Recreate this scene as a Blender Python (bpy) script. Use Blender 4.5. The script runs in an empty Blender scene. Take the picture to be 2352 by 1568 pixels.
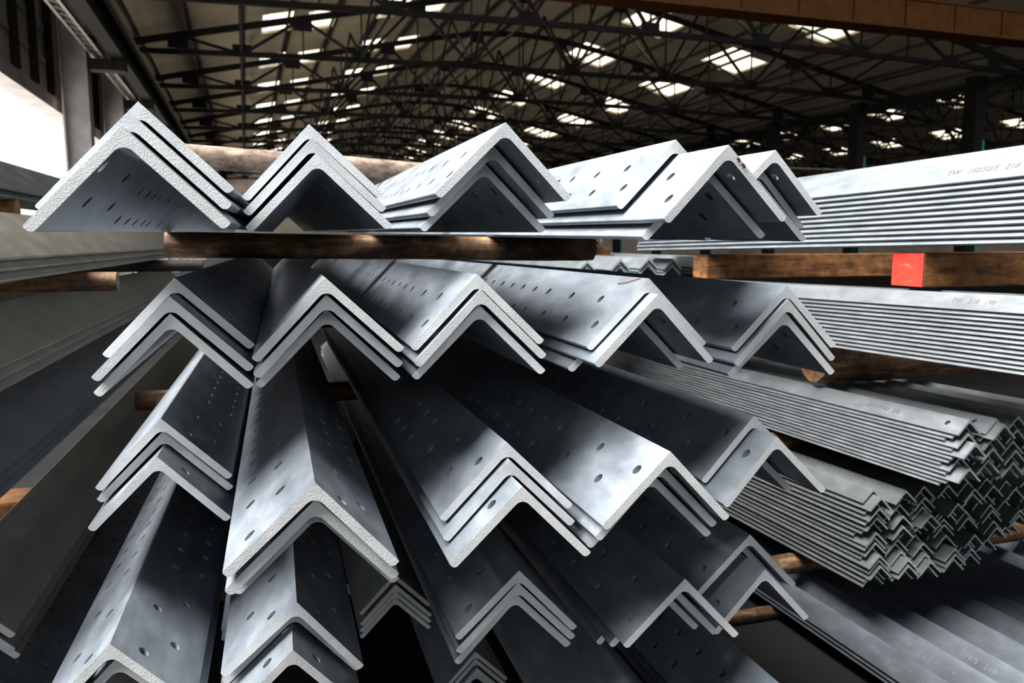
import bpy, bmesh, math, random
from mathutils import Vector, Matrix
random.seed(7)
WORLD = 1.5; WDIM = 0.3; SUNE = 24; SUNA = 46; SUND = (-.55, -.02, .84); BACK = 3.2; SKYL = 2.2; EXPO = 0.0; HALLY0 = 4.5
C = bpy.context.scene.collection
ZC = 1.72            # eye height above the yard floor; positions below are written relative to the eye
R2 = math.sqrt(2)
rad = math.radians

# ---------------------------------------------------------------- materials
def new_mat(name):
    m = bpy.data.materials.new(name); m.use_nodes = True
    nt = m.node_tree; b = nt.nodes['Principled BSDF']
    return m, nt, b
def N(nt, t, **kw):
    n = nt.nodes.new(t)
    for k, v in kw.items():
        if k in n.inputs: n.inputs[k].default_value = v
        else: setattr(n, k, v)
    return n
def ramp(nt, fac, stops):
    r = nt.nodes.new('ShaderNodeValToRGB')
    els = r.color_ramp.elements
    while len(els) < len(stops): els.new(0.5)
    for e, (p, c) in zip(els, stops):
        e.position = p; e.color = (*c, 1)
    nt.links.new(fac, r.inputs[0]); return r
def coords(nt, scale=(1, 1, 1), rand=True):
    tc = nt.nodes.new('ShaderNodeTexCoord'); mp = nt.nodes.new('ShaderNodeMapping')
    nt.links.new(tc.outputs['Object'], mp.inputs['Vector']); mp.inputs['Scale'].default_value = scale
    if rand:
        oi = nt.nodes.new('ShaderNodeObjectInfo'); mul = nt.nodes.new('ShaderNodeVectorMath'); mul.operation = 'SCALE'
        cb = nt.nodes.new('ShaderNodeCombineXYZ')
        for i in range(3): nt.links.new(oi.outputs['Random'], cb.inputs[i])
        nt.links.new(cb.outputs[0], mul.inputs[0]); mul.inputs['Scale'].default_value = 37.0
        nt.links.new(mul.outputs[0], mp.inputs['Location'])
    return mp.outputs['Vector']
def bump(nt, b, height, strength, dist=0.002):
    bp = nt.nodes.new('ShaderNodeBump'); bp.inputs['Strength'].default_value = strength
    bp.inputs['Distance'].default_value = dist
    nt.links.new(height, bp.inputs['Height']); nt.links.new(bp.outputs[0], b.inputs['Normal'])

def zinc(name, c0, c1, metallic=0.35, rough=(0.36, 0.52), bumps=0.12, cut=False):
    m, nt, b = new_mat(name)
    v = coords(nt, (1, 0.45, 1))
    n1 = N(nt, 'ShaderNodeTexNoise', Scale=14.0, Detail=6.0, Roughness=0.62); nt.links.new(v, n1.inputs['Vector'])
    v2 = coords(nt, (1, 1, 1))
    n2 = N(nt, 'ShaderNodeTexNoise', Scale=(520.0 if not cut else 380.0), Detail=3.0, Roughness=0.6); nt.links.new(v2, n2.inputs['Vector'])
    r = ramp(nt, n1.outputs['Fac'], [(0.3, c0), (0.55, tuple((a + c) / 2 for a, c in zip(c0, c1))), (0.72, c1)])
    nt.links.new(r.outputs[0], b.inputs['Base Color'])
    rr = nt.nodes.new('ShaderNodeMapRange'); rr.inputs['To Min'].default_value = rough[0]; rr.inputs['To Max'].default_value = rough[1]
    nt.links.new(n1.outputs['Fac'], rr.inputs['Value']); nt.links.new(rr.outputs[0], b.inputs['Roughness'])
    b.inputs['Metallic'].default_value = metallic
    bump(nt, b, n2.outputs['Fac'], 0.6 if cut else bumps, 0.0016 if cut else 0.0006)
    return m
M = {}
M['zinc'] = zinc('galvanised_zinc', (0.125, 0.145, 0.168), (0.285, 0.315, 0.35), metallic=0.3)
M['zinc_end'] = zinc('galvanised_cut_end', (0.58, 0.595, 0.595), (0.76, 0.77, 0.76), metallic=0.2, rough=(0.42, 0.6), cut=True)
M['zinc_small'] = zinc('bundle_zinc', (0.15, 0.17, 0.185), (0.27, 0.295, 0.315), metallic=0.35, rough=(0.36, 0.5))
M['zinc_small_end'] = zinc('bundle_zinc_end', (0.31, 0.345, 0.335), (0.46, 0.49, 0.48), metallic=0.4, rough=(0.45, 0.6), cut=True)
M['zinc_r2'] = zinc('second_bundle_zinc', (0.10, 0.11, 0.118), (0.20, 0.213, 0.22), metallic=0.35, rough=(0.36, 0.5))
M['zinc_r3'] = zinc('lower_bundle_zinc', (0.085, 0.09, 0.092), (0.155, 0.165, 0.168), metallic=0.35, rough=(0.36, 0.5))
M['zinc_dull'] = zinc('warm_lit_zinc', (0.17, 0.16, 0.132), (0.27, 0.25, 0.21), metallic=0.45, rough=(0.45, 0.6))  # beige tint puts the warm light off the roof into the colour
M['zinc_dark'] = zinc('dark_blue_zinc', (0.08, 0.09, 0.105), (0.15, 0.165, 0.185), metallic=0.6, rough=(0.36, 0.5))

def wood(name, c0, c1, c2, scale=(3, 22, 22), rough=0.75, bmp=0.6):
    m, nt, b = new_mat(name)
    v = coords(nt, scale)
    n = N(nt, 'ShaderNodeTexNoise', Scale=1.6, Detail=8.0, Roughness=0.65, Distortion=0.4); nt.links.new(v, n.inputs['Vector'])
    v2 = coords(nt, (1, 1, 1)); p = N(nt, 'ShaderNodeTexNoise', Scale=13.0, Detail=9.0, Roughness=0.7); nt.links.new(v2, p.inputs['Vector'])
    mx = nt.nodes.new('ShaderNodeMath'); mx.operation = 'MULTIPLY_ADD'; mx.inputs[1].default_value = 0.5
    nt.links.new(n.outputs['Fac'], mx.inputs[0])
    m2 = nt.nodes.new('ShaderNodeMath'); m2.operation = 'MULTIPLY'; m2.inputs[1].default_value = 0.5
    nt.links.new(p.outputs['Fac'], m2.inputs[0]); nt.links.new(m2.outputs[0], mx.inputs[2])
    r = ramp(nt, mx.outputs[0], [(0.42, c0), (0.52, c1), (0.61, c2)])
    nt.links.new(r.outputs[0], b.inputs['Base Color']); b.inputs['Roughness'].default_value = rough
    bump(nt, b, mx.outputs[0], bmp, 0.01)
    return m
M['bark'] = wood('brown_bark', (0.025, 0.01, 0.004), (0.11, 0.05, 0.0175), (0.25, 0.16, 0.08))
M['bark_pale'] = wood('pale_weathered_bark', (0.084, 0.048, 0.03), (0.198, 0.144, 0.102), (0.312, 0.252, 0.198), scale=(8, 20, 20))
M['bark_shaded'] = wood('shade_black_bark', (0.006, 0.004, 0.003), (0.014, 0.008, 0.005), (0.03, 0.02, 0.012))  # shade painted into the bark colour of the rear left log
M['end_grain'] = wood('log_end_grain', (0.1, 0.045, 0.015), (0.18, 0.09, 0.035), (0.25, 0.15, 0.07), scale=(20, 20, 20))
M['timber'] = wood('sawn_orange_timber', (0.055, 0.0193, 0.0044), (0.187, 0.0715, 0.0165), (0.286, 0.132, 0.0385), scale=(2.5, 2.5, 22))

def plain(name, c, rough=0.6, metallic=0.0, noise=0.0, nscale=4.0, spec=0.5):
    m, nt, b = new_mat(name)
    b.inputs['Roughness'].default_value = rough; b.inputs['Metallic'].default_value = metallic
    v = coords(nt, (1, 1, 1)); n = N(nt, 'ShaderNodeTexNoise', Scale=nscale, Detail=5.0); nt.links.new(v, n.inputs['Vector'])
    lo = tuple(max(0, x * (1 - noise)) for x in c); hi = tuple(min(1, x * (1 + noise)) for x in c)
    r = ramp(nt, n.outputs['Fac'], [(0.3, lo), (0.7, hi)]); nt.links.new(r.outputs[0], b.inputs['Base Color'])
    b.inputs['Specular IOR Level'].default_value = spec
    return m
def red_paint():
    m, nt, b = new_mat('scuffed_red_paint')
    v = coords(nt, (10, 10, 60)); n = N(nt, 'ShaderNodeTexNoise', Scale=1.2, Detail=5.0, Distortion=1.0); nt.links.new(v, n.inputs['Vector'])
    r = ramp(nt, n.outputs['Fac'], [(0.3, (0.45, 0.02, 0.01)), (0.62, (0.5, 0.03, 0.015)), (0.72, (0.45, 0.13, 0.04))])
    nt.links.new(r.outputs[0], b.inputs['Base Color']); b.inputs['Roughness'].default_value = 0.6
    return m
M['red'] = red_paint()
M['rust'] = plain('rust', (0.07, 0.022, 0.01), 0.9, 0, 0.4, 200)
M['steel_dark'] = plain('dark_painted_steel', (0.014, 0.012, 0.011), 0.7, 0.0, 0.3, 4, 0.15)
M['steel_purlin'] = plain('grey_purlin_steel', (0.04, 0.036, 0.034), 0.5, 0.3, 0.4)
M['steel_col'] = plain('grey_column_steel', (0.36, 0.33, 0.33), 0.6, 0.0, 0.25, 2)
M['steel_light'] = plain('light_rail_steel', (0.42, 0.37, 0.34), 0.5, 0.2, 0.15)
M['teal'] = plain('teal_paint', (0.01, 0.25, 0.26), 0.5)
M['girder'] = plain('ochre_girder_paint', (0.085, 0.032, 0.007), 0.6, 0, 0.2, 3, 0.1)
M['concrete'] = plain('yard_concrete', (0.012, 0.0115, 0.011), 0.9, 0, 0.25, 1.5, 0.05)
M['asphalt'] = plain('dark_asphalt', (0.025, 0.025, 0.025), 0.9, 0, 0.2, 1, 0.05)
M['ground_bounce'] = plain('pale_bounce_ground', (0.72, 0.69, 0.62), 0.9, 0, 0.1, 0.5)
M['stamp'] = plain('stamped_bright_zinc', (0.434, 0.434, 0.406), 0.25, 0.9)
M['stamp_dark'] = plain('stamped_zinc_on_bundle', (0.264, 0.264, 0.24), 0.3, 0.8)
def sheet(name, c0, c1):
    m, nt, b = new_mat(name)
    v = coords(nt, (1, 1, 1), False)
    w = N(nt, 'ShaderNodeTexWave', Scale=3.2, Distortion=0.0); w.wave_type = 'BANDS'; w.bands_direction = 'Y'; nt.links.new(v, w.inputs['Vector'])
    n = N(nt, 'ShaderNodeTexNoise', Scale=0.7, Detail=6.0); nt.links.new(v, n.inputs['Vector'])
    r = ramp(nt, n.outputs['Fac'], [(0.3, c0), (0.7, c1)]); nt.links.new(r.outputs[0], b.inputs['Base Color'])
    b.inputs['Roughness'].default_value = 0.75
    bump(nt, b, w.outputs['Fac'], 0.8, 0.06)
    return m
M['roof'] = sheet('corrugated_roof_sheet', (0.42, 0.35, 0.23), (0.58, 0.49, 0.34))
M['clad'] = sheet('corrugated_wall_sheet', (0.45, 0.39, 0.33), (0.65, 0.58, 0.50))
M['blocker_dark'] = sheet('dark_brown_blocker_sheet', (0.025, 0.021, 0.017), (0.04, 0.033, 0.026))
def emit(name, c, s):
    m = bpy.data.materials.new(name); m.use_nodes = True; nt = m.node_tree
    for n in list(nt.nodes):
        if n.type == 'BSDF_PRINCIPLED': nt.nodes.remove(n)
    e = N(nt, 'ShaderNodeEmission', Strength=s); e.inputs['Color'].default_value = (*c, 1)
    v = coords(nt, (1, 1, 1), False)
    w = N(nt, 'ShaderNodeTexWave', Scale=3.2); w.bands_direction = 'Y'; nt.links.new(v, w.inputs['Vector'])
    r = ramp(nt, w.outputs['Fac'], [(0.0, tuple(x * 0.8 for x in c)), (0.5, c)]); nt.links.new(r.outputs[0], e.inputs['Color'])
    nt.links.new(e.outputs[0], nt.nodes['Material Output'].inputs['Surface'])
    return m
M['skylight'] = emit('translucent_roof_light', (1.0, 0.93, 0.72), SKYL)

# ---------------------------------------------------------------- mesh helpers
def smooth(me, ang=30):
    for p in me.polygons: p.use_smooth = True
    try: me.set_sharp_from_angle(angle=rad(ang))
    except Exception: pass
def link(name, me, mats, parent=None, mw=None, sm=None):
    o = bpy.data.objects.new(name, me)
    for m in (mats if isinstance(mats, (list, tuple)) else [mats]):
        if m is not None: me.materials.append(m)
    C.objects.link(o)
    if parent is not None: o.parent = parent
    if mw is not None: o.matrix_world = mw
    if sm: smooth(me, sm)
    return o
def bm_obj(name, bm, mats, parent=None, mw=None, sm=None):
    bm.normal_update(); me = bpy.data.meshes.new(name); bm.to_mesh(me); bm.free()
    return link(name, me, mats, parent, mw, sm)
def tag(o, label=None, cat=None, group=None, kind=None):
    if label: o['label'] = label
    if cat: o['category'] = cat
    if group: o['group'] = group
    if kind: o['kind'] = kind
    return o
def empty(name, loc=(0, 0, 0), rz=0):
    o = bpy.data.objects.new(name, None); C.objects.link(o); o.location = loc; o.rotation_euler = (0, 0, rz)
    o.empty_display_size = 0.1; return o
def box(bm, x0, x1, y0, y1, z0, z1, mi=0):
    vs = [bm.verts.new((x, y, z)) for x in (x0, x1) for y in (y0, y1) for z in (z0, z1)]
    for f in ((0, 1, 3, 2), (4, 6, 7, 5), (0, 4, 5, 1), (2, 3, 7, 6), (0, 2, 6, 4), (1, 5, 7, 3)):
        fc = bm.faces.new([vs[i] for i in f]); fc.material_index = mi
def strut(bm, a, b, w, h=None, mi=0):
    a = Vector(a); b = Vector(b); h = h or w
    d = (b - a).normalized(); up = Vector((0, 0, 1)) if abs(d.z) < 0.95 else Vector((0, 1, 0))
    s = d.cross(up).normalized() * w / 2; u = s.normalized().cross(d) * h / 2
    vs = [bm.verts.new(p + e1 * s + e2 * u) for p in (a, b) for e1, e2 in ((-1, -1), (1, -1), (1, 1), (-1, 1))]
    for f in ((0, 1, 2, 3), (7, 6, 5, 4), (0, 4, 5, 1), (1, 5, 6, 2), (2, 6, 7, 3), (3, 7, 4, 0)):
        bm.faces.new([vs[i] for i in f]).material_index = mi

# angle section: outer corner at the origin, legs falling at 45 degrees left and right, near end at y=0
def profile(L, t, r, tr):
    out = [(0.0, 0.0)]
    def arc(cx, cy, rr, a0, a1, n=5):
        return [(cx + rr * math.cos(rad(a0 + (a1 - a0) * i / n)), cy + rr * math.sin(rad(a0 + (a1 - a0) * i / n))) for i in range(n + 1)]
    o = tr * 0.35
    right = [(L - o, 0.0)] + arc(L - o, o, o, -90, 0, 3)[1:] + arc(L - tr, t - tr, tr, 0, 90, 5)
    fil = arc(t + r, t + r, r, 270, 180, 6)
    left = [(v, u) for (u, v) in reversed(right)]
    pts = out + right + fil + left
    return [((u - v) / R2, -(u + v) / R2) for (u, v) in pts]
def angle_mesh(name, L, t, r, tr, length, holes=None, skew=0.0, hr=0.0115):
    pr = profile(L, t, r, tr); bm = bmesh.new()
    a = [bm.verts.new((x, skew * x, z)) for x, z in pr]; b = [bm.verts.new((x, length, z)) for x, z in pr]
    n = len(pr)
    f0 = bm.faces.new(list(reversed(a))); f1 = bm.faces.new(b); f0.material_index = 1; f1.material_index = 1
    for i in range(n): bm.faces.new((a[i], a[(i + 1) % n], b[(i + 1) % n], b[i]))
    bmesh.ops.recalc_face_normals(bm, faces=bm.faces[:])
    me = bpy.data.meshes.new(name); bm.to_mesh(me); bm.free()
    if holes:
        cb = bmesh.new()
        for side, s, w in holes:
            sg = -1 if side == 'L' else 1
            d = Vector((sg / R2, 0, -1 / R2)); nn = Vector((-sg / R2, 0, -1 / R2))
            c = d * w + Vector((0, s, 0)) + nn * (t / 2); Y = Vector((0, 1, 0)); K = 20
            lo = [cb.verts.new(c - nn * t + (d * math.cos(2 * math.pi * k / K) + Y * math.sin(2 * math.pi * k / K)) * hr) for k in range(K)]
            hi = [cb.verts.new(c + nn * t + (d * math.cos(2 * math.pi * k / K) + Y * math.sin(2 * math.pi * k / K)) * hr) for k in range(K)]
            cb.faces.new(lo); cb.faces.new(list(reversed(hi)))
            for k in range(K): cb.faces.new((lo[k], hi[k], hi[(k + 1) % K], lo[(k + 1) % K]))
        bmesh.ops.recalc_face_normals(cb, faces=cb.faces[:])
        cm = bpy.data.meshes.new('cut'); cb.to_mesh(cm); cb.free()
        oa = bpy.data.objects.new('tmp_a', me); oc = bpy.data.objects.new('tmp_c', cm); C.objects.link(oa); C.objects.link(oc)
        md = oa.modifiers.new('b', 'BOOLEAN'); md.operation = 'DIFFERENCE'; md.object = oc; md.solver = 'EXACT'
        bpy.context.view_layer.update()
        dg = bpy.context.evaluated_depsgraph_get()
        m2 = bpy.data.meshes.new_from_object(oa.evaluated_get(dg)); m2.name = name
        bpy.data.objects.remove(oa); bpy.data.objects.remove(oc); bpy.data.meshes.remove(cm); bpy.data.meshes.remove(me)
        me = m2
        # the cut end keeps its own slot: faces whose centre lies on the near end and face outward
        for p in me.polygons:
            p.material_index = 1 if (abs(p.normal.y) > 0.9 and (p.center.y < 0.03 or p.center.y > length - 0.01) and p.area > 2e-4) else 0
    while len(me.materials): me.materials.pop()
    me['len'] = length; smooth(me, 32)
    return me
def set_mats(me, a, b):
    me.materials.append(a); me.materials.append(b); L_ = me['len']
    for p in me.polygons:
        p.material_index = 1 if (abs(p.normal.y) > 0.9 and (p.center.y < 0.03 or p.center.y > L_ - 0.01) and p.area > 2e-4) else 0
SEC = dict(L=0.2, t=0.016, r=0.018, tr=0.0085)
PA = [(.05, .067), (.242, .066), (.485, .076), (.60, .076), (.72, .076), (.832, .076)] + [(.95 + .115 * k, .078) for k in range(12)]
PB = [(.146, .127), (.345, .128), (.545, .151), (.665, .151), (.775, .151), (.897, .151)] + [(1.01 + .115 * k, .152) for k in range(12)]
QA = [(.14, .074), (.32, .078), (.50, .078), (.62, .078), (.735, .078)] + [(.85 + .115 * k, .078) for k in range(12)]
QB = [(.052, .143), (.232, .148), (.395, .15), (.55, .152), (.665, .152)] + [(.78 + .115 * k, .152) for k in range(12)]
PAT = {'P': PA + PB, 'Q': QA + QB, 'N': [],
       'S': [(.026, .063), (.23, .068), (.459, .085), (.559, .085), (.65, .086), (.73, .086), (.905, .088), (1.03, .09), (1.13, .09), (1.239, .09),
             (.131, .13), (.331, .132), (.504, .161), (.619, .163), (.723, .165), (.839, .165), (.929, .167), (1.128, .167), (1.22, .169), (1.328, .169), (1.447, .169)]}
cache = {}
def big_mesh(lp, rp, var=0):
    k = (lp, rp, var)
    if k not in cache:
        hl = [('L', s, w) for s, w in PAT[lp]] + [('R', s, w) for s, w in PAT[rp]]
        me = angle_mesh('large_angle_section', length=5.4, holes=hl or None, skew=(0, .05, -.045)[var], **SEC)
        set_mats(me, M['zinc'], M['zinc_end']); cache[k] = me
    return cache[k]
def bar_frame(ax, roll):
    ax = Vector(ax).normalized(); ex = ax.cross(Vector((0, 0, 1))).normalized(); ez = ex.cross(ax)
    c, s = math.cos(roll), math.sin(roll)
    x = ex * c + ez * s; z = -ex * s + ez * c
    return Matrix(((x.x, ax.x, z.x), (x.y, ax.y, z.y), (x.z, ax.z, z.z))).to_4x4()
def place_bar(me, p, ax, roll_deg, label, group, name='steel_angle_bar', cat='angle bar'):
    o = bpy.data.objects.new(name, me); C.objects.link(o)
    o.matrix_world = Matrix.Translation(Vector(p) + Vector((0, 0, ZC))) @ bar_frame(ax, rad(roll_deg))
    tag(o, label, cat, group)
    return o

# ---------------------------------------------------------------- main rack of large angle bars
AX = {1: (0.0044, 0.9999, 0.0103), 2: (0.0038, 1.0, -0.0047), 3: (-0.0003, 1.0, -0.0088), 4: (-0.0003, 1.0, -0.0088), 5: (-0.0004, 0.9999, -0.0114)}
BARS=[
('1N1a',-0.208,1.470,0.2275,1.31),
('1N1b',-0.201,1.369,0.1941,1.45),
('1N1c',-0.203,1.297,0.1692,1.28),
('1N2a',0.068,1.704,0.2349,2.38),
('1N2b',0.071,1.669,0.2038,2.16),
('1N2c',0.077,1.631,0.1704,1.29),
('1N3a',0.443,1.546,0.2315,-0.63),
('1N3b',0.443,1.644,0.1984,-0.46),
('1N3c',0.442,1.714,0.1688,-0.40),
('1N4a',0.833,1.614,0.2184,3.44),
('1N4b',0.854,1.404,0.1848,0.96),
('1N4c',0.870,1.503,0.1519,-1.58),
('1N5a',1.098,1.605,0.2050,-1.23),
('1N5b',1.098,1.666,0.1738,-0.86),
('1N5c',1.097,1.666,0.1430,-0.59),
('2N1a',-0.192,1.687,-0.0714,1.71),
('2N1b',-0.191,1.591,-0.1014,1.05),
('2N1c',-0.192,1.596,-0.1337,0.73),
('2N2a',0.087,1.524,-0.0674,1.81),
('2N2b',0.089,1.543,-0.1002,1.46),
('2N2c',0.092,1.602,-0.1332,0.60),
('2N3a',0.391,1.573,-0.0668,0.70),
('2N3b',0.395,1.562,-0.0973,0.84),
('2N3c',0.396,1.580,-0.1294,0.16),
('2N4a',0.759,1.543,-0.0791,-0.48),
('2N4b',0.760,1.503,-0.1098,-1.02),
('2N4c',0.759,1.644,-0.1428,-0.81),
('2N5a',1.129,1.584,-0.1014,-0.36),
('2N5b',1.128,1.576,-0.1327,-0.38),
('2N5c',1.128,1.586,-0.1637,-1.12),
('3N1a',-0.254,1.858,-0.3856,0.88),
('3N1b',-0.253,1.880,-0.4185,-0.04),
('3N1c',-0.253,1.768,-0.4485,-0.12),
('3N2a',0.048,1.290,-0.3876,-2.83),
('3N2b',0.049,1.302,-0.4191,-2.34),
('3N2c',0.054,1.369,-0.4520,-1.59),
('3N3a',0.433,1.502,-0.4020,0.11),
('3N3b',0.434,1.482,-0.4337,-0.04),
('3N3c',0.436,1.407,-0.4644,-0.83),
('3N4a',0.736,1.385,-0.4136,-1.71),
('3N4b',0.734,1.426,-0.4464,-0.78),
('3N4c',0.733,1.462,-0.4784,-0.05),
('3N5a',1.079,1.621,-0.4131,1.75),
('3N5b',1.083,1.534,-0.4430,1.29),
('3N5c',1.081,1.669,-0.4772,1.00),
('4N1a',-0.314,1.518,-0.7260,-0.23),
('4N1b',-0.305,1.530,-0.7589,-0.23),
('4N2a',0.016,1.589,-0.7227,-4.38),
('4N2b',0.012,1.632,-0.7548,-2.93),
('4N2c',0.005,1.516,-0.7853,-2.98),
('4N3a',0.493,1.616,-0.7246,-2.06),
('4N3b',0.493,1.624,-0.7561,-1.31),
('4N3c',0.492,1.644,-0.7883,-1.20),
('4N4a',0.851,1.514,-0.7447,-1.79),
('4N4b',0.848,1.590,-0.7781,-1.76),
('4N4c',0.847,1.674,-0.8106,-1.21),
('4N5a',1.111,1.666,-0.7265,-1.55),
('4N5b',1.112,1.709,-0.7582,-1.04),
('4N5c',1.111,1.597,-0.7890,-1.36),
('5S1a',0.403,2.988,-1.2939,-0.63),
('5S1b',0.404,2.960,-1.3251,-0.13),
('5S1c',0.406,2.973,-1.3570,-0.20),
('5S1d',0.406,2.988,-1.3889,-0.49),
]
HP = {'1N1c': 'SN', '1N1a': 'NP', '1N3a': 'QQ', '1N3b': 'QQ', '1N3c': 'QP', '1N4a': 'QP', '1N4b': 'QP', '1N4c': 'QP', '1N5a': 'QP', '2N3a': 'QP', '2N4a': 'QP', '2N4b': 'QP',
      '2N5a': 'QP', '2N5c': 'QP', '3N2a': 'QP', '3N3a': 'PP', '3N3c': 'PP', '3N4a': 'PP', '3N5a': 'PP', '3N5b': 'PP', '4N1a': 'PP', '4N2a': 'PP', '4N2c': 'PP', '4N3a': 'QP', '4N4a': 'QP'}
TIER = {1: 'top tier', 2: 'second tier', 3: 'third tier', 4: 'fourth tier', 5: 'fifth tier'}
ORD = ['first', 'second', 'third', 'fourth', 'fifth', 'sixth', 'seventh', 'eighth', 'ninth', 'tenth', 'eleventh', 'twelfth', 'thirteenth', 'fourteenth', 'fifteenth', 'sixteenth', 'seventeenth', 'eighteenth']
NEST = {1: 'leftmost', 2: 'second from left', 3: 'middle', 4: 'fourth from left', 5: 'rightmost'}
def nest_word(n): return NEST[n]
FIX = {'1N1a': (-.2045, 1.47, .2280, 1.3), '1N1b': (-.2045, 1.369, .1965, 1.3), '1N1c': (-.2040, 1.297, .1650, 1.3), '1N4a': (.849, 1.61, .2200, 1.0), '1N4b': (.855, 1.404, .1860, .9), '1N4c': (.859, 1.495, .1525, .7)}
BARS = [(b[0],) + FIX[b[0]] if b[0] in FIX else b for b in BARS]
def mod(k, dx=0, sc=1.0, z=None):
    for i, b in enumerate(BARS):
        if b[0].startswith(k): BARS[i] = (b[0], b[1] * sc + dx, b[2] * sc, b[3] * sc if z is None else z, b[4])
mod('1N1', -.004); mod('1N2', .006); mod('1N5', 0, 1.04); mod('4N4', -.003); mod('4N5', 0, 1.02)
counts = {}
for b in BARS: counts[b[0][:-1]] = counts.get(b[0][:-1], 0) + 1
SPECIAL = {
    '1N1c': 'large galvanised angle bar at top left with rows of bolt holes showing inside',
    '1N4b': 'large bright angle bar jutting furthest out of the top tier, rust flecks on its end',
    '3N2a': 'large bright white angle bar jutting furthest out in the third tier, upper one',
    '2N4a': 'large angle bar with a brown rust streak by its ridge, second tier',
    '3N4a': 'large angle bar with two rows of holes on its broad face, third tier centre right',
    '4N1a': 'large dark-faced angle bar with big bolt holes, top of bottom left nest',
}
rust_hosts = {}
for i, (k, x, y, z, rl) in enumerate(BARS):
    tier = int(k[0])
    if tier == 5: continue
    nest = int(k[2]); kk = 'abcd'.index(k[3]); n = counts[k[:-1]]
    pos = 'top bar' if kk == 0 else ('lowest bar' if kk == n - 1 else 'middle bar')
    lab = SPECIAL.get(k, 'large galvanised angle bar, %s of the %s nest in the %s' % (pos, nest_word(nest), TIER[tier]))
    lp, rp = HP.get(k, 'NP' if nest < 3 else 'QP')
    me = big_mesh(lp, rp, (i * 7 + 3) % 3 if k not in ('1N1c', '1N1b') else 0)
    o = place_bar(me, (x, y, z), AX[tier], rl, lab, 'large angle bars in the %s' % TIER[tier])
    rust_hosts[k] = o
# fifth tier: nests whose near ends run out below the frame, and two recessed nests of thinner bars
def nest(ax, x, y, z, n, pitch, me, label, group, rolls=0.0, ys=None, drift=(0, 0)):
    for j in range(n):
        dy = ys[j] if ys else random.uniform(-.05, .05)
        pos = 'top bar' if j == 0 else ('lowest bar' if j == n - 1 else ('middle bar' if n == 3 else ORD[j] + ' bar down'))
        a = Vector(ax)
        p = Vector((x, y, z)) + a * dy / a.y + Vector((drift[0] * j, 0, -pitch * j + drift[1] * j))
        place_bar(me, p, ax, rolls, label % pos, group)
nest(AX[5], .785, 1.44, -1.058, 3, .0318, big_mesh('N', 'N', 1), 'large undrilled angle bar, %s of the nest cut off below the fourth tier', 'large angle bars in the fifth tier', ys=[0, .05, .1])
nest(AX[5], 1.133, 1.22, -1.058, 3, .0318, big_mesh('Q', 'P', 0), 'large drilled angle bar, %s of the bottom nest nearest the right bundles', 'large angle bars in the fifth tier', ys=[0, .04, .1])
nest(AX[5], -.775, 1.75, -1.080, 3, .0318, big_mesh('P', 'P', 0), 'large dark drilled angle bar, %s of the nest in the bottom left corner', 'large angle bars in the fifth tier', ys=[0, .04, .02])
S1 = angle_mesh('thinner_angle_section', L=.16, t=.0125, r=.015, tr=.007, length=4.2); set_mats(S1, M['zinc'], M['zinc_end'])
nest(AX[5], .322, 2.39, -1.035, 4, .0254, S1, 'thinner recessed angle bar, %s of the dark nest beside the bright white bar', 'thinner recessed angle bars', ys=[0, -.02, -.01, 0])
nest(AX[5], .603, 2.48, -1.382, 4, .0245, S1, 'thinner recessed angle bar, %s of the dark nest at bottom centre', 'thinner recessed angle bars', ys=[0, 0, -.02, 0])

for q, (x, y, z, t) in enumerate([(.03, 3.3, -1.06, 'fifth'), (-.30, 3.1, -1.06, 'fifth'), (-.12, 3.2, -1.39, 'sixth'), (.20, 3.3, -1.39, 'sixth')]):
    nest(AX[5], x, y, z, 2, .0318, big_mesh('N', 'N', 0), 'large angle bar set far back in shadow, %s of a ' + t + ' tier nest', 'shadowed angle bars far back')
# small rust marks on two of the bars
def blotch(name, host, pts, mat, label):
    bm = bmesh.new()
    lo = [bm.verts.new(p) for p in pts[0]]; hi = [bm.verts.new(Vector(p) + Vector(pts[1])) for p in pts[0]]
    bm.faces.new(lo); bm.faces.new(list(reversed(hi)))
    for i in range(len(lo)): bm.faces.new((lo[i], hi[i], hi[(i + 1) % len(lo)], lo[(i + 1) % len(lo)]))
    bmesh.ops.recalc_face_normals(bm, faces=bm.faces[:])
    o = bm_obj(name, bm, mat); o.parent = host; o['label'] = label; return o
def leg_pt(side, w, s, h=0.0):
    sg = -1 if side == 'L' else 1
    return (sg * w / R2 + sg * h / R2, s, -w / R2 + h / R2)
h = rust_hosts['2N4a']
a = [(.003, .035), (.010, .055), (.018, .075), (.024, .10), (.026, .125), (.022, .126), (.019, .10), (.013, .078), (.007, .06), (.001, .04)]
blotch('rust_mark', h, ([leg_pt('L', w, s, -.0004) for w, s in a], Vector((-1, 0, 1)) * .0008), M['rust'], 'thin brown rust streak')
h = rust_hosts['1N4b']
for cx in (.036, .052):
    a = [(cx - .006, .003), (cx, .0015), (cx + .005, .004), (cx + .004, .008), (cx, .0065), (cx - .004, .008)]
    blotch('rust_mark', h, ([(w / R2 - v / R2, -.0003 + (w / R2) * .05 * 0, -w / R2 - v / R2) for w, v in a], Vector((0, -.0012, 0))), M['rust'], 'dark rust chip')

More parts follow.
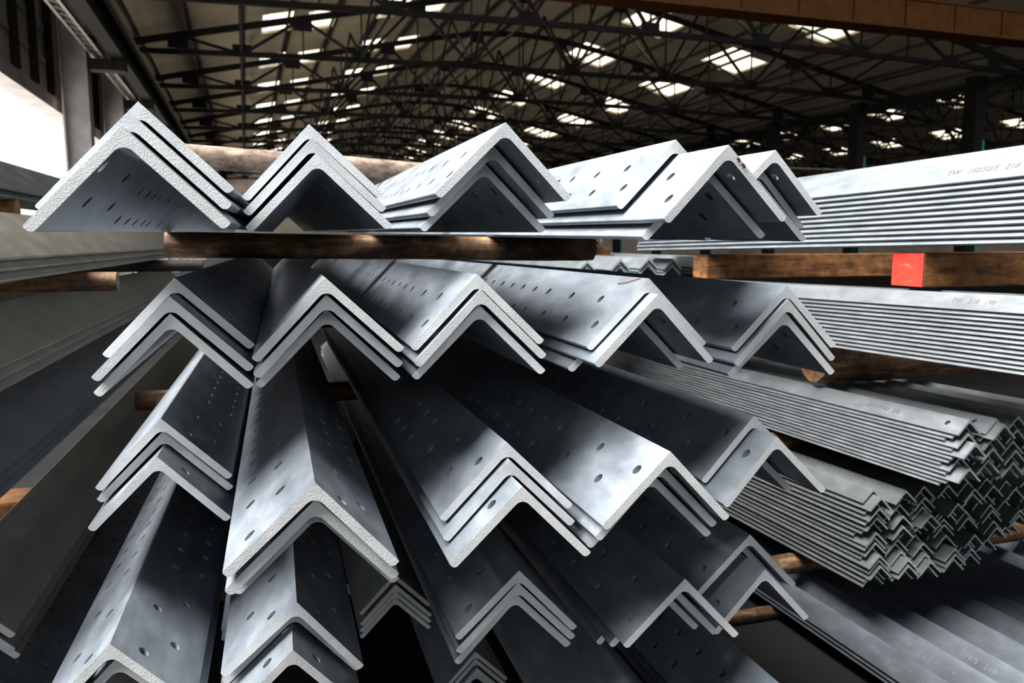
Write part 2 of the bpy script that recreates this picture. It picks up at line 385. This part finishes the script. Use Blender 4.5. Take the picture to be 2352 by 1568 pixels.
# ---------------------------------------------------------------- logs and timbers
def log(name, x0, x1, y, z, r, label, group=None, mat='bark', tilt=0.0, yaw=0.0, taper=0.0, seed=0, bend=0.0):
    rnd = random.Random(seed); bm = bmesh.new(); n = 26; K = 24; L = x1 - x0; rings = []
    ph = [rnd.uniform(0, 6.28) for _ in range(8)]
    for i in range(n + 1):
        t = i / n; rr = r * (1 + taper * (t - .5)); ring = []
        for k in range(K):
            a = 2 * math.pi * k / K
            d = 1 - .05 + .035 * math.sin(2 * a + ph[0] + 2.1 * t) + .02 * math.sin(5 * a + ph[1] + 5 * t) + .02 * math.sin(9 * t * L + ph[2] + a) + rnd.uniform(-.018, .018)
            if i in (0, n): d -= .03
            ring.append(bm.verts.new((L * (t - .5), rr * d * math.cos(a), rr * d * math.sin(a) + bend * (t - .5) ** 2)))
        rings.append(ring)
    for i in range(n):
        for k in range(K): bm.faces.new((rings[i][k], rings[i][(k + 1) % K], rings[i + 1][(k + 1) % K], rings[i + 1][k]))
    for ring, e in ((rings[0], -1), (rings[-1], 1)):
        c = Vector((0, 0, 0))
        for v in ring: c += v.co
        cv = bm.verts.new(c / K + Vector((e * .004, 0, 0)))
        for k in range(K): bm.faces.new((ring[k], ring[(k + 1) % K], cv)).material_index = 1
    bmesh.ops.recalc_face_normals(bm, faces=bm.faces[:])
    mw = Matrix.Translation(((x0 + x1) / 2, y, z + ZC)) @ Matrix.Rotation(yaw, 4, 'Z') @ Matrix.Rotation(-tilt, 4, 'Y')
    o = bm_obj(name, bm, [M[mat], M['end_grain'] if mat != 'bark_shaded' else M[mat]], None, mw, 50)
    return tag(o, label, 'log', group)
log('log', -.34, 1.14, 2.80, -.0225, .0455, 'peeling brown log lying between the top tier and the second tier', seed=1, tilt=-.012)
log('log', -.45, 1.16, 3.70, -.350, .0475, 'dark log hidden in shadow between the second and third tiers', seed=2, tilt=-.01)
log('log', -.60, 1.28, 3.70, -.688, .048, 'dark log in deep shadow between the third and fourth tiers', seed=3, tilt=-.004)
log('log', -.45, 1.30, 3.90, -1.022, .0375, 'dark log in deep shadow under the fourth tier', seed=4)
log('log', -.60, 1.02, 3.50, .3125, .047, 'pale weathered log laid across the tops of the top tier bars', mat='bark_pale', seed=5, tilt=-.045, taper=-.1)
log('log', -.40, 1.25, 5.2, -.028, .052, 'rear log between the top tier and the second tier, deep behind the front log', seed=6)
log('log', -.40, 1.25, 5.2, -.357, .047, 'rear log between the second and third tiers, lost in shadow', seed=16)
log('log', -1.9, -.60, 3.45, -.158, .0405, 'brown log with an orange sawn end under the upper left stack', seed=7, taper=-.1)
log('log', -2.6, -.45, 5.5, -.158, .0405, 'rear log under the upper left stack, shade put into its dark colour', seed=31, mat='bark_shaded')
log('log', -2.2, -1.0, 3.72, .125, .043, 'smooth honey brown log resting on the upper left stack', seed=8, mat='end_grain')
log('log', -2.2, -.84, 2.85, -.440, .027, 'dark log between the second and third left stacks', seed=9)
log('log', -2.2, -.82, 3.3, -.721, .034, 'dark log low between the left stacks', seed=10)

log('log', -1.0, 1.35, 3.90, -1.350, .0375, 'dark log in deep shadow under the fifth tier', seed=21)
log('log', -.60, 1.05, 3.90, -1.653, .066, 'thick dark log on the floor under the main rack', seed=22)

def timber(x0, x1, y0, y1, z0, z1, label, red=False, group=None):
    e = empty('timber_beam', (x0, (y0 + y1) / 2, z0 + ZC)); tag(e, label, 'timber', group)
    bm = bmesh.new(); box(bm, 0, x1 - x0, -(y1 - y0) / 2, (y1 - y0) / 2, 0, z1 - z0)
    bmesh.ops.bevel(bm, geom=bm.edges[:], offset=.004, segments=2, affect='EDGES')
    o = bm_obj('beam', bm, M['timber'], e)
    if red:
        bm = bmesh.new(); box(bm, -.0025, .0, -(y1 - y0) / 2 + .002, (y1 - y0) / 2 - .002, .002, z1 - z0 - .002)
        q = bm_obj('painted_end', bm, M['red'], e); q['label'] = 'red painted end face'
    return e
timber(2.30, 4.2, 2.407, 2.566, -.172, -.044, 'orange brown sawn timber with a red painted end', red=True)
timber(2.25, 4.2, 3.87, 4.03, -.205, -.075, 'orange brown sawn timber further back, with a plain end')
timber(-1.9, -.82, 3.3, 3.5, -1.72, -.975, 'tall dark timber block carrying the left stacks')
timber(1.72, 2.02, 4.85, 5.0, -1.72, -.222, 'upright timber block under the nests behind the gap')
timber(2.56, 2.76, 4.5, 4.65, -1.72, -.214, 'upright timber block hidden beneath the fifth nest in the gap')
timber(2.1, 2.45, 5.65, 5.8, -1.72, -.045, 'upright timber block under the farthest small angle bars')
log('log', 2.33, 4.4, 3.05, -.552, .098, 'dark rounded log end between the second and third right bundles', seed=11)
log('log', 2.30, 4.3, 3.35, -.985, .045, 'orange brown log between the two bundles of small angles', seed=12)
log('log', 2.15, 4.6, 3.02, -1.470, .050, 'orange brown log carrying the lowest bundle of small angles', seed=13, tilt=.008)
log('log', 1.3, 4.4, 3.0, -1.69, .03, 'thin dark log on the floor beneath the stamped flat-topped bars', seed=14)

# ---------------------------------------------------------------- left stacks (ends out of frame except the lowest)
big_dull = angle_mesh('large_angle_section_warm_lit', length=5.4, **SEC); set_mats(big_dull, M['zinc_dull'], M['zinc_end'])
big_dark = angle_mesh('large_angle_section_dark', length=5.4, **SEC); set_mats(big_dark, M['zinc_dark'], M['zinc_end'])
h2 = .1414
AL = (0.0002, 1, -.001)
nest(AL, -.72 - h2, 1.55, -.046 + h2, 3, .0305, big_dull, 'beige-tinted angle bar, %s of the upper left stack', 'angle bars in the left stacks')
nest(AL, -.72 - h2, 1.60, -.336 + h2, 3, .0305, big_dull, 'beige-tinted angle bar, %s of the second left stack', 'angle bars in the left stacks')
nest(AL, -.72 - h2, 1.65, -.612 + h2, 3, .0305, big_dark, 'dark bluish angle bar, %s of the third left stack', 'angle bars in the left stacks')
nest(AL, -.605 - h2, 1.99, -.898 + h2, 3, .0305, big_dull, 'olive grey angle bar, %s of the left stack ending at bottom left', 'angle bars in the left stacks', ys=[0, -.01, .02])
for q, (zz, mm, wd) in enumerate(((-.046, big_dull, 'upper'), (-.336, big_dull, 'second'))):
    nest(AL, -1.17 - h2, 1.7, zz + h2, 2, .0305, mm, 'angle bar set back further left, %s of the ' + wd + ' left stack', 'angle bars at the back of the left stacks')
nest(AL, -1.0 - h2, 1.9, .208 + h2, 2, .0305, big_dark, 'smooth dark grey angle bar, %s of the highest left stack', 'angle bars in the left stacks')

# ---------------------------------------------------------------- bundles on the right
def small(L, t, length, mats=('zinc_small', 'zinc_small_end'), holes=None, hr=.009):
    me = angle_mesh('small_angle_section', L=L, t=t, r=t * 1.1, tr=t * .5, length=length, holes=holes, hr=hr)
    set_mats(me, M[mats[0]], M[mats[1]]); return me
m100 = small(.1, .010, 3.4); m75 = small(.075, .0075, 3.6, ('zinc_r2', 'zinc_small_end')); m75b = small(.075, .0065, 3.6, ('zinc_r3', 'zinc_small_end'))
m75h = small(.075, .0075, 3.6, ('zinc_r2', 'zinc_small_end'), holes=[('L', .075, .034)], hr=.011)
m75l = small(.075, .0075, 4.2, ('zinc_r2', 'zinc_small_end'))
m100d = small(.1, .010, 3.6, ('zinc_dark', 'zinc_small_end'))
COLW = ['leftmost', 'second', 'third', 'fourth', 'fifth', 'sixth', 'seventh', 'eighth', 'ninth', 'tenth', 'eleventh', 'twelfth']
def bundle(ax, p0, cols, rows, dx, dz, me, where, group, jy=.01, jr=0, jx=0, first=None, y_off=None, dz_col=None, miss=()):
    a = Vector(ax).normalized()
    for c in range(cols):
        n = rows[c] if isinstance(rows, (list, tuple)) else rows
        for r in range(n):
            if (c, r) in miss: continue
            zz = p0[2] - dz * r + (dz_col[c] if dz_col else 0) + random.uniform(-.0008, .0008)
            dy = random.uniform(-jy, jy) + (y_off(c, r) if y_off else 0)
            p = Vector((p0[0] + dx * c + random.uniform(-jx, jx), p0[1], zz)) + a * dy
            mm = first if (first is not None and r == 0) else me
            roww = 'top one' if r == 0 else ('bottom one' if r == n - 1 else '%s from top' % ORD[r])
            place_bar(mm, p, ax, random.uniform(-jr, jr), '%s, %s, %s column of %s' % ('small galvanised angle bar', roww, COLW[c], where), group)
AR1 = (-0.0353, 0.9992, -0.0199); AR2 = (-0.0652, 0.9977, -0.0177); AR3 = (0.008, 0.9995, -0.0296); AR4 = (0.0275, 0.9983, -0.0507)
def along(p, ax, y): a = Vector(ax); return tuple(Vector(p) + a * (y - p[1]) / a.y)
bundle(AR1, along((2.354, 2.075, .276), AR1, 1.25), 2, [11, 2], .148, .0212, m100, 'the bright top right bundle', 'angle bars in the top right bundle', jy=.01, dz_col=[0, .055])
bundle(AR2, along((2.312, 1.997, -.176), AR2, 1.0), 2, [13, 2], .112, .0162, m75l, 'the second right bundle', 'angle bars in the second right bundle', jy=.02, dz_col=[0, 0])
yo3 = lambda c, r: {(0, 0): 0, (0, 5): -.03, (1, 0): -.0, (1, 1): -.05}.get((c, r), ((r * 37 + c * 17) % 11) * .008)
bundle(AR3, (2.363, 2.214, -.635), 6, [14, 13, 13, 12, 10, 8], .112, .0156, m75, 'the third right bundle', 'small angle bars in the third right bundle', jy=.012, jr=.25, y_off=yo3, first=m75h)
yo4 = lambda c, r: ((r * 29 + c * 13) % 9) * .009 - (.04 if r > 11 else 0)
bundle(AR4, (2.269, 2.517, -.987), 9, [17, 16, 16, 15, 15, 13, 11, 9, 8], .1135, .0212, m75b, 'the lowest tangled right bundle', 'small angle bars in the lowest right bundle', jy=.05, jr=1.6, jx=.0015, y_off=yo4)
# flat-topped stamped bars at bottom right
AR5 = Vector((-.045, .998, .010))
def stamp(host, text, s, w, size, mat, side='L'):
    X = Vector((0, -1, 0)); Yv = Vector((1 / R2, 0, 1 / R2)); Z = X.cross(Yv)   # runs along the bar, tops towards the ridge
    for word in text.split():
        cu = bpy.data.curves.new('stamp', 'FONT'); cu.body = word; cu.size = size; cu.extrude = .0004; cu.resolution_u = 2; cu.space_character = .95
        to = bpy.data.objects.new('stamp', cu); C.objects.link(to); bpy.context.view_layer.update()
        me = bpy.data.meshes.new_from_object(to.evaluated_get(bpy.context.evaluated_depsgraph_get())); bpy.data.objects.remove(to)
        wd = max(v.co.x for v in me.vertices)
        o = link('stamped_text', me, mat); o.parent = host
        p = Vector((-w / R2 - .0003 / R2, s, -w / R2 + .0003 / R2))
        o.matrix_parent_inverse = Matrix.Identity(4)
        o.matrix_basis = Matrix(((X.x, Yv.x, Z.x, p.x), (X.y, Yv.y, Z.y, p.y), (X.z, Yv.z, Z.z, p.z), (0, 0, 0, 1)))
        o['label'] = 'embossed characters ' + word
        s -= wd + size * .75
for k in range(12):
    for j in range(3 if k == 0 else 2):
        p = Vector((2.225 + .163 * k, 2.1, -1.545 - .019 * j - (.012 if k % 3 == 2 else 0))) + AR5 * (-1.0 + .02 * j)
        lab = 'dark zinc angle bar, %s of the %s nest in the flat layer at bottom right' % ('top' if j == 0 else ('second' if j == 1 else 'lowest'), COLW[k])
        o = place_bar(m100d, p, AR5, 0, lab, 'dark angle bars in the bottom right layer')
        if j == 0 and k in (0, 1, 2, 3, 4): stamp(o, '16RW   TW/S   218', 1.22 + .03 * k + (0, .11, .06, .16, .30)[k], .062, .036, M['stamp'])
for nm_, k, s in (('the third right bundle', 0, .50), ('the third right bundle', 1, .52)):
    for o in [o for o in C.objects if o.get('label') == 'small galvanised angle bar, top one, %s column of %s' % (COLW[k], nm_)]:
        stamp(o, '16RTWTWS  218', s, .046, .026, M['stamp_dark'])
for o in [o for o in C.objects if o.get('label') == 'small galvanised angle bar, top one, leftmost column of the bright top right bundle']:
    stamp(o, 'TW 150/50/5   218', 1.1, .058, .036, M['stamp_dark'])
for o in [o for o in C.objects if o.get('label') == 'small galvanised angle bar, top one, leftmost column of the second right bundle']:
    stamp(o, 'TW  218  198', 1.25, .046, .028, M['stamp_dark'])

# nests far behind, seen through the gap between the top tier and the second tier
AB = (0, 1, 0)
m90 = small(.09, .009, 3.0)
for q, (x, y, z) in enumerate([(1.93, 4.30, -.105), (2.14, 4.36, -.100), (2.33, 4.42, -.108), (2.50, 4.30, -.096), (2.66, 4.34, -.098), (1.80, 4.5, -.118)]):
    nest(AB, x, y, z, 3, .0185, m90, 'small angle bar, %s of the ' + ('leftmost', 'second', 'third', 'fourth', 'fifth', 'recessed')[q] + ' nest in the gap behind the second tier', 'small angle bars seen through the gap', ys=[0, .02, .01])
for q, (x, y, z) in enumerate([(2.16, 5.5, .052), (2.30, 5.6, .060)]):
    nest(AB, x, y, z, 2, .0185, m90, 'far small angle bar, %s of the ' + ('left', 'right')[q] + ' nest at the bright bundle\'s far end', 'far small angle bars beside the bright bundle', ys=[0, .02])

# ---------------------------------------------------------------- the hall
RZ = .033
def H(x, y, z):     # hall coordinates (x across, y along) to the world
    return Vector((x * math.cos(RZ) - y * math.sin(RZ), x * math.sin(RZ) + y * math.cos(RZ), z + ZC))
def hall_obj(name, bm, mats, sm=None):
    return bm_obj(name, bm, mats, None, Matrix.Translation((0, 0, ZC)) @ Matrix.Rotation(RZ, 4, 'Z'), sm)
XL, XR, XC = -3.7, 27.1, 11.6
Y0, Y1, BAY = HALLY0, 88.0, 6.0
def roof_z(x):
    def nave(u):
        u = abs(u)
        if u < 3: return 9.15 - .03 * u * u
        return 8.88 - .212 * (u - 3)
    if x <= XR: return nave(x - XC)
    return nave(x - (XR + 15.5))
# floor and ground
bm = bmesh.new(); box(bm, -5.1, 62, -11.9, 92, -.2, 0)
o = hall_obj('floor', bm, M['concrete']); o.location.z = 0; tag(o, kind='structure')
bm = bmesh.new(); box(bm, -80, 100, -80, 12, -.6, -.21)
o = hall_obj('floor', bm, M['asphalt']); o.location.z = 0; tag(o, kind='structure')
bm = bmesh.new(); box(bm, -15, -5.2, 12.01, 140, -.5, -.21)
o = hall_obj('floor', bm, M['ground_bounce']); o.location.z = 0; tag(o, kind='structure')  # unseen pale strip, added to bounce light up onto the roof
bm = bmesh.new(); box(bm, -80, -15.01, 12.01, 140, -.5, -.21)
o = hall_obj('floor', bm, M['asphalt']); o.location.z = 0; tag(o, kind='structure')
# roof sheets, one surface with openings left for the skylights
xs = [XL - 1.0 + .5 * i for i in range(int((58.5 - XL + 1) / .5) + 1)]
SKY = []   # (x0, x1, y0, y1)
for row, (xc, w) in enumerate([(2.1, 3.0), (6.2, 3.0), (15.9, 2.4), (20.6, 2.4), (38.0, 2.4), (44.6, 3.0), (50.5, 2.4)]):
    for k in range(0, 12):
        yc = 29.2 - 6 + BAY * k + .5
        if row < 2: yc -= 0.2
        if row == 3: yc += 1.2
        if yc < Y0 + 3: continue
        for s, hw in ((-1, .62), (1, .62)):
            xx = xc + s * w * .27
            SKY.append((round(xx * 2) / 2 - .5, round(xx * 2) / 2 + .5, yc - 1.5 + (.35 if s > 0 else 0), yc + 1.0 + (.35 if s > 0 else 0), row, k))
def cell_open(x, y):
    return any(a <= x <= b and c <= y <= d for a, b, c, d, r, k in SKY)
ys = sorted(set([Y0, Y1] + [v for s in SKY for v in (round(s[2], 4), round(s[3], 4))]))
bm = bmesh.new(); grid = {}
def gv(i, j):
    if (i, j) not in grid: grid[(i, j)] = bm.verts.new((xs[i], ys[j], roof_z(xs[i])))
    return grid[(i, j)]
for i in range(len(xs) - 1):
    for j in range(len(ys) - 1):
        if cell_open((xs[i] + xs[i + 1]) / 2, (ys[j] + ys[j + 1]) / 2): continue
        bm.faces.new((gv(i, j), gv(i + 1, j), gv(i + 1, j + 1), gv(i, j + 1)))
ret = bmesh.ops.extrude_face_region(bm, geom=bm.faces[:])
bmesh.ops.translate(bm, verts=[v for v in ret['geom'] if isinstance(v, bmesh.types.BMVert)], vec=(0, 0, .08))
bmesh.ops.recalc_face_normals(bm, faces=bm.faces[:])
tag(hall_obj('ceiling', bm, M['roof']), kind='structure')
for n_, (a, b, c, d, r, k) in enumerate(SKY):
    bm = bmesh.new()
    v = [bm.verts.new(p) for p in ((a, c, roof_z(a) + .1), (b, c, roof_z(b) + .1), (b, d, roof_z(b) + .1), (a, d, roof_z(a) + .1))]
    w = [bm.verts.new(q.co + Vector((0, 0, .02))) for q in v]
    bm.faces.new(list(reversed(v))); bm.faces.new(w)
    for i in range(4): bm.faces.new((v[i], v[(i + 1) % 4], w[(i + 1) % 4], w[i]))
    tag(hall_obj('window_%d' % (n_ + 1), bm, M['skylight']), kind='structure')
# end wall and right wall
bm = bmesh.new(); box(bm, XL, 58.2, Y1, Y1 + .3, -ZC, 9); tag(hall_obj('wall_back', bm, M['clad']), kind='structure')
bm = bmesh.new(); box(bm, 58.2, 58.5, Y0, Y1, -ZC, 6.6); tag(hall_obj('wall_right', bm, M['clad']), kind='structure')
# left wall: cladding above the open side
bm = bmesh.new(); box(bm, XL - .75, XL - .65, 13, Y1, 3.45, 6.6); tag(hall_obj('wall_left', bm, M['clad']), kind='structure')
bm = bmesh.new(); box(bm, 7.0, 7.3, -11.9, 4.4, -ZC, 8.0); tag(hall_obj('light_blocker_side', bm, M['blocker_dark']), kind='structure')  # unseen slab added to block light from the right
bm = bmesh.new(); box(bm, -30, 40, -12.5, -12, -ZC, 3.2); tag(hall_obj('light_blocker_behind', bm, M['blocker_dark']), kind='structure')  # unseen slab added behind the camera to cut low light
# girts and posts on the left cladding
def member(name, segs, mat, label, cat, group=None):
    bm = bmesh.new()
    for a, b, w, h_ in segs: strut(bm, a, b, w, h_)
    return tag(hall_obj(name, bm, mat), label, cat, group)
for q, zz in enumerate((4.15, 4.9, 5.6)):
    member('wall_girt', [((XL - .6, 13, zz), (XL - .6, Y1, zz), .07, .10)], M['steel_light'], 'long horizontal girt, %s on the left wall cladding' % ('lowest', 'middle one', 'highest')[q], 'girt', 'girts on the left wall')
for q in range(26):
    yy = 14.0 + q * 1.55
    member('wall_post', [((XL - .5, yy, 3.4), (XL - .5, yy, 6.5), .16, .10)], M['steel_dark'], 'dark vertical post on the left wall cladding', 'post', 'posts on the left wall')
member('sill_beam', [((XL - .7, 16.2, 3.25), (XL - .7, Y1, 3.25), .42, .30)], M['steel_col'], 'grey beam along the bottom of the left wall cladding', 'beam')
# left columns
for q in range(11):
    yy = 22.0 + BAY * q
    e = empty('steel_column', H(XL - .02, yy, -ZC), RZ); e.location.z = 0
    tag(e, ('grey steel column standing against the white sky at left' if q == 0 else 'steel column along the left side deeper in the hall'), 'column', 'columns along the left side')
    bm = bmesh.new()
    for sx in (-1, 1): box(bm, sx * .27 - .02, sx * .27 + .02, -.22, .22, 0, 7.6)
    box(bm, -.25, .25, -.02, .02, 0, 7.6); bm_obj('shaft', bm, M['steel_col'], e)
    bm = bmesh.new(); box(bm, .25, 1.12, -.2, .2, 5.78, 6.04); bm_obj('bracket', bm, M['steel_dark'], e)
    bm = bmesh.new(); box(bm, -.4, .4, -.35, .35, 0, .05); bm_obj('base_plate', bm, M['steel_dark'], e)
# columns between the two naves, dark with a teal strip
for q in range(10):
    yy = 12.0 + 6.3 * q
    e = empty('steel_column', H(XR, yy, 0), RZ); e.location.z = 0
    tag(e, 'dark column with a teal edge strip between the two halves of the hall', 'column', 'columns in the middle of the hall')
    bm = bmesh.new(); box(bm, -.25, .25, -.3, .3, 0, 8.3); bm_obj('shaft', bm, M['steel_dark'], e)
    bm = bmesh.new(); box(bm, .14, .25, -.33, -.301, .2, 5.6); qo = bm_obj('edge_strip', bm, M['teal'], e); qo['label'] = 'teal painted strip'
# crane track along the left side
member('crane_beam', [((XL + .95, 12, 4.62), (XL + .95, Y1, 4.62), .08, .5), ((XL + .95, 12, 4.89), (XL + .95, Y1, 4.89), .34, .05), ((XL + .95, 12, 4.36), (XL + .95, Y1, 4.36), .30, .05)], M['steel_dark'], 'dark crane beam running along the left side under the roof', 'beam')
member('crane_rail', [((XL + 1.18, 12, 4.93), (XL + 1.18, Y1, 4.93), .11, .11)], M['steel_light'], 'thin pale crane rail running away under the left eave', 'rail')
segs = [((XL + .32, 12, 4.50), (XL + .32, Y1 - .1, 4.50), .06, .09), ((XL + .60, 12, 4.42), (XL + .60, Y1 - .1, 4.42), .06, .09)]
for q in range(150): segs.append(((XL + .32, 12 + q * .5, 4.5), (XL + .60, 12 + q * .5, 4.42), .04, .04))
member('cable_ladder', segs, M['steel_light'], 'long ladder-like cable tray with rungs beside the crane beam', 'cable tray')
# crane bridge across the hall, top right
e = empty('bridge_crane', H(XC, 16.0, 4.99), RZ)
tag(e, 'ochre bridge crane girder spanning the hall overhead at top right', 'crane')
bm = bmesh.new(); box(bm, -15, 15, -.32, .32, .0, .05); box(bm, -15, 15, -.32, .32, .65, .70); bm_obj('flange', bm, M['girder'], e)
bm = bmesh.new(); box(bm, -15, 15, -.26, -.22, .05, .65); box(bm, -15, 15, .22, .26, .05, .65)
for q in range(20): box(bm, -14.6 + q * 1.5, -14.56 + q * 1.5, -.3, -.26, .05, .65)
bm_obj('web', bm, M['girder'], e)
bm = bmesh.new(); box(bm, -14.7, -14.2, -1.2, 1.2, .0, .35); bm_obj('end_carriage', bm, M['steel_dark'], e)

# roof trusses, one thing each
def truss(y, xc, idx, second=False):
    e = empty('roof_truss', H(xc, y, 0), RZ)
    tag(e, ('roof truss over the right half of the hall, one of the receding row' if second else 'dark bow-shaped roof truss, one of the row receding over the left half'), 'truss', 'roof trusses over the %s half' % ('right' if second else 'left'))
    zb = 5.85; n = 16; top = []; bot = []
    for i in range(n + 1):
        u = -15.3 + 30.6 * i / n
        top.append(Vector((u, 0, roof_z(xc + u) - .28))); bot.append(Vector((u, 0, zb + .25 * (1 - (u / 15.3) ** 2))))
    bm = bmesh.new()
    for i in range(n): strut(bm, top[i], top[i + 1], .12, .20)
    bm_obj('top_chord', bm, M['steel_dark'], e)
    bm = bmesh.new()
    for i in range(n): strut(bm, bot[i], bot[i + 1], .12, .16)
    bm_obj('bottom_chord', bm, M['steel_dark'], e)
    bm = bmesh.new()
    for i in range(n):
        if i % 2 == 0: strut(bm, bot[i], top[i + 1], .09, .09)
        else: strut(bm, top[i], bot[i + 1], .09, .09)
        if 0 < i: strut(bm, top[i], bot[i], .05, .05)
    for i in range(1, n, 2):
        p = top[i]; box(bm, p.x - .3, p.x + .3, -.015, .015, p.z - .38, p.z - .02)
    for i in range(2, n, 2):
        p = bot[i]; box(bm, p.x - .3, p.x + .3, -.015, .015, p.z - .02, p.z + .3)
    bm_obj('web_bars', bm, M['steel_dark'], e)
    return e
def clone(src, loc):
    r = src.copy(); C.objects.link(r); r.location = loc
    for ch in list(src.children):
        c = ch.copy(); C.objects.link(c); c.parent = r
    return r
t1 = truss(22.0, XC, 0); t2 = truss(22.0, XR + 15.5, 0, True)
for q in range(1, 11): clone(t1, H(XC, 22.0 + BAY * q, 0))
for q in range(1, 8): clone(t2, H(XR + 15.5, 22.0 + BAY * q, 0))
# purlins along the hall
us = [-14.6 + 1.54 * i for i in range(20)]
for q, u in enumerate(us):
    x = XC + u
    member('roof_purlin', [((x, 12, roof_z(x) - .1), (x, Y1, roof_z(x) - .1), .07, .11)], M['steel_purlin'], 'steel purlin running the length of the roof over the left half', 'purlin', 'purlins over the left half')
for q in range(10):
    x = XR + 1.5 + 3.1 * q
    member('roof_purlin', [((x, 12, roof_z(x) - .1), (x, Y1, roof_z(x) - .1), .07, .11)], M['steel_purlin'], 'steel purlin running the length of the roof over the right half', 'purlin', 'purlins over the right half')
# longitudinal lattice braces between trusses
for q, u in enumerate((-11.5, -7.65, -3.8, 0, 3.8, 7.65, 11.5)):
    x = XC + u; segs = []; zt = roof_z(x) - .3; zb = 5.95 + .2 * (1 - (u / 15.3) ** 2)
    for k in range(10):
        ya = 22.0 + BAY * k
        segs += [((x, ya, zb), (x, ya + BAY / 2, zt), .07, .07), ((x, ya + BAY / 2, zt), (x, ya + BAY, zb), .07, .07)]
        segs += [((x, ya, zb), (x, ya + BAY, zb), .07, .07)]
    member('lattice_brace', segs, M['steel_dark'], 'long lattice brace tying the trusses together, %s across the roof from left' % ORD[q], 'brace', 'lattice braces between the trusses')
# pale conduit lines under the right half
for q, (ya, za) in enumerate(((43.5, 4.6), (56.1, 4.3))):
    member('conduit', [((XR + .2, ya, za), (58.1, ya, za), .07, .07)], M['steel_light'], 'thin pale conduit crossing the dark right half, %s one' % ('nearer', 'further')[q], 'conduit')

# ---------------------------------------------------------------- light
w = bpy.data.worlds.new('overcast_sky'); bpy.context.scene.world = w; w.use_nodes = True
nt = w.node_tree; bg = nt.nodes['Background']
tc = nt.nodes.new('ShaderNodeTexCoord'); sp = nt.nodes.new('ShaderNodeSeparateXYZ'); nt.links.new(tc.outputs['Generated'], sp.inputs[0])
r = ramp(nt, sp.outputs[2], [(0.0, (0.96, 0.98, 1.0)), (0.22, (0.92, 0.96, 1.0)), (0.45, (0.27, 0.31, 0.36)), (1.0, (0.2, 0.24, 0.30))])
az = nt.nodes.new('ShaderNodeMapRange'); az.inputs['From Min'].default_value = -.14; az.inputs['From Max'].default_value = .35
az.inputs['To Min'].default_value = 1.0; az.inputs['To Max'].default_value = WDIM; nt.links.new(sp.outputs[0], az.inputs['Value'])
bk = nt.nodes.new('ShaderNodeMapRange'); bk.inputs['From Min'].default_value = -.25; bk.inputs['From Max'].default_value = .35
bk.inputs['To Min'].default_value = WDIM; bk.inputs['To Max'].default_value = 1.0; nt.links.new(sp.outputs[1], bk.inputs['Value'])
mm_ = nt.nodes.new('ShaderNodeMath'); mm_.operation = 'MULTIPLY'; nt.links.new(az.outputs[0], mm_.inputs[0]); nt.links.new(bk.outputs[0], mm_.inputs[1])
vm = nt.nodes.new('ShaderNodeVectorMath'); vm.operation = 'SCALE'; nt.links.new(r.outputs[0], vm.inputs[0]);gl = nt.nodes.new('ShaderNodeMapRange'); gl.interpolation_type = 'SMOOTHSTEP'; gl.inputs['From Min'].default_value = -.95; gl.inputs['From Max'].default_value = -.70
gl.inputs['To Min'].default_value = BACK; gl.inputs['To Max'].default_value = 0.0; nt.links.new(sp.outputs[1], gl.inputs['Value'])
ad = nt.nodes.new('ShaderNodeMath'); ad.operation = 'ADD'; nt.links.new(mm_.outputs[0], ad.inputs[0]); nt.links.new(gl.outputs[0], ad.inputs[1])
nt.links.new(ad.outputs[0], vm.inputs['Scale'])
nt.links.new(vm.outputs[0], bg.inputs['Color']); bg.inputs['Strength'].default_value = WORLD
sc = bpy.context.scene
sun = bpy.data.lights.new('hazy_sun', 'SUN'); sun.energy = SUNE; sun.angle = rad(SUNA); sun.color = (1.0, 0.99, 0.97)
so = bpy.data.objects.new('hazy_sun', sun); C.objects.link(so)
so.rotation_euler = Vector(SUND).to_track_quat('Z', 'Y').to_euler()
# ---------------------------------------------------------------- camera
f = 1830.0
pitch = math.atan((784 - 553) / f); yaw = math.atan((1176 - 632) / f * math.cos(pitch))
cam = bpy.data.cameras.new('camera'); co = bpy.data.objects.new('camera', cam); C.objects.link(co)
cam.sensor_width = 36; cam.lens = f / 2352 * 36; cam.clip_start = .02; cam.clip_end = 500
co.location = (0, 0, ZC); co.rotation_euler = (math.pi / 2 - pitch, 0, -yaw)
cam.dof.use_dof = True; cam.dof.focus_distance = 1.6; cam.dof.aperture_fstop = 6.0
sc.camera = co
sc.view_settings.view_transform = 'Standard'; sc.view_settings.look = 'None'; sc.view_settings.gamma = 1
sc.view_settings.exposure = EXPO
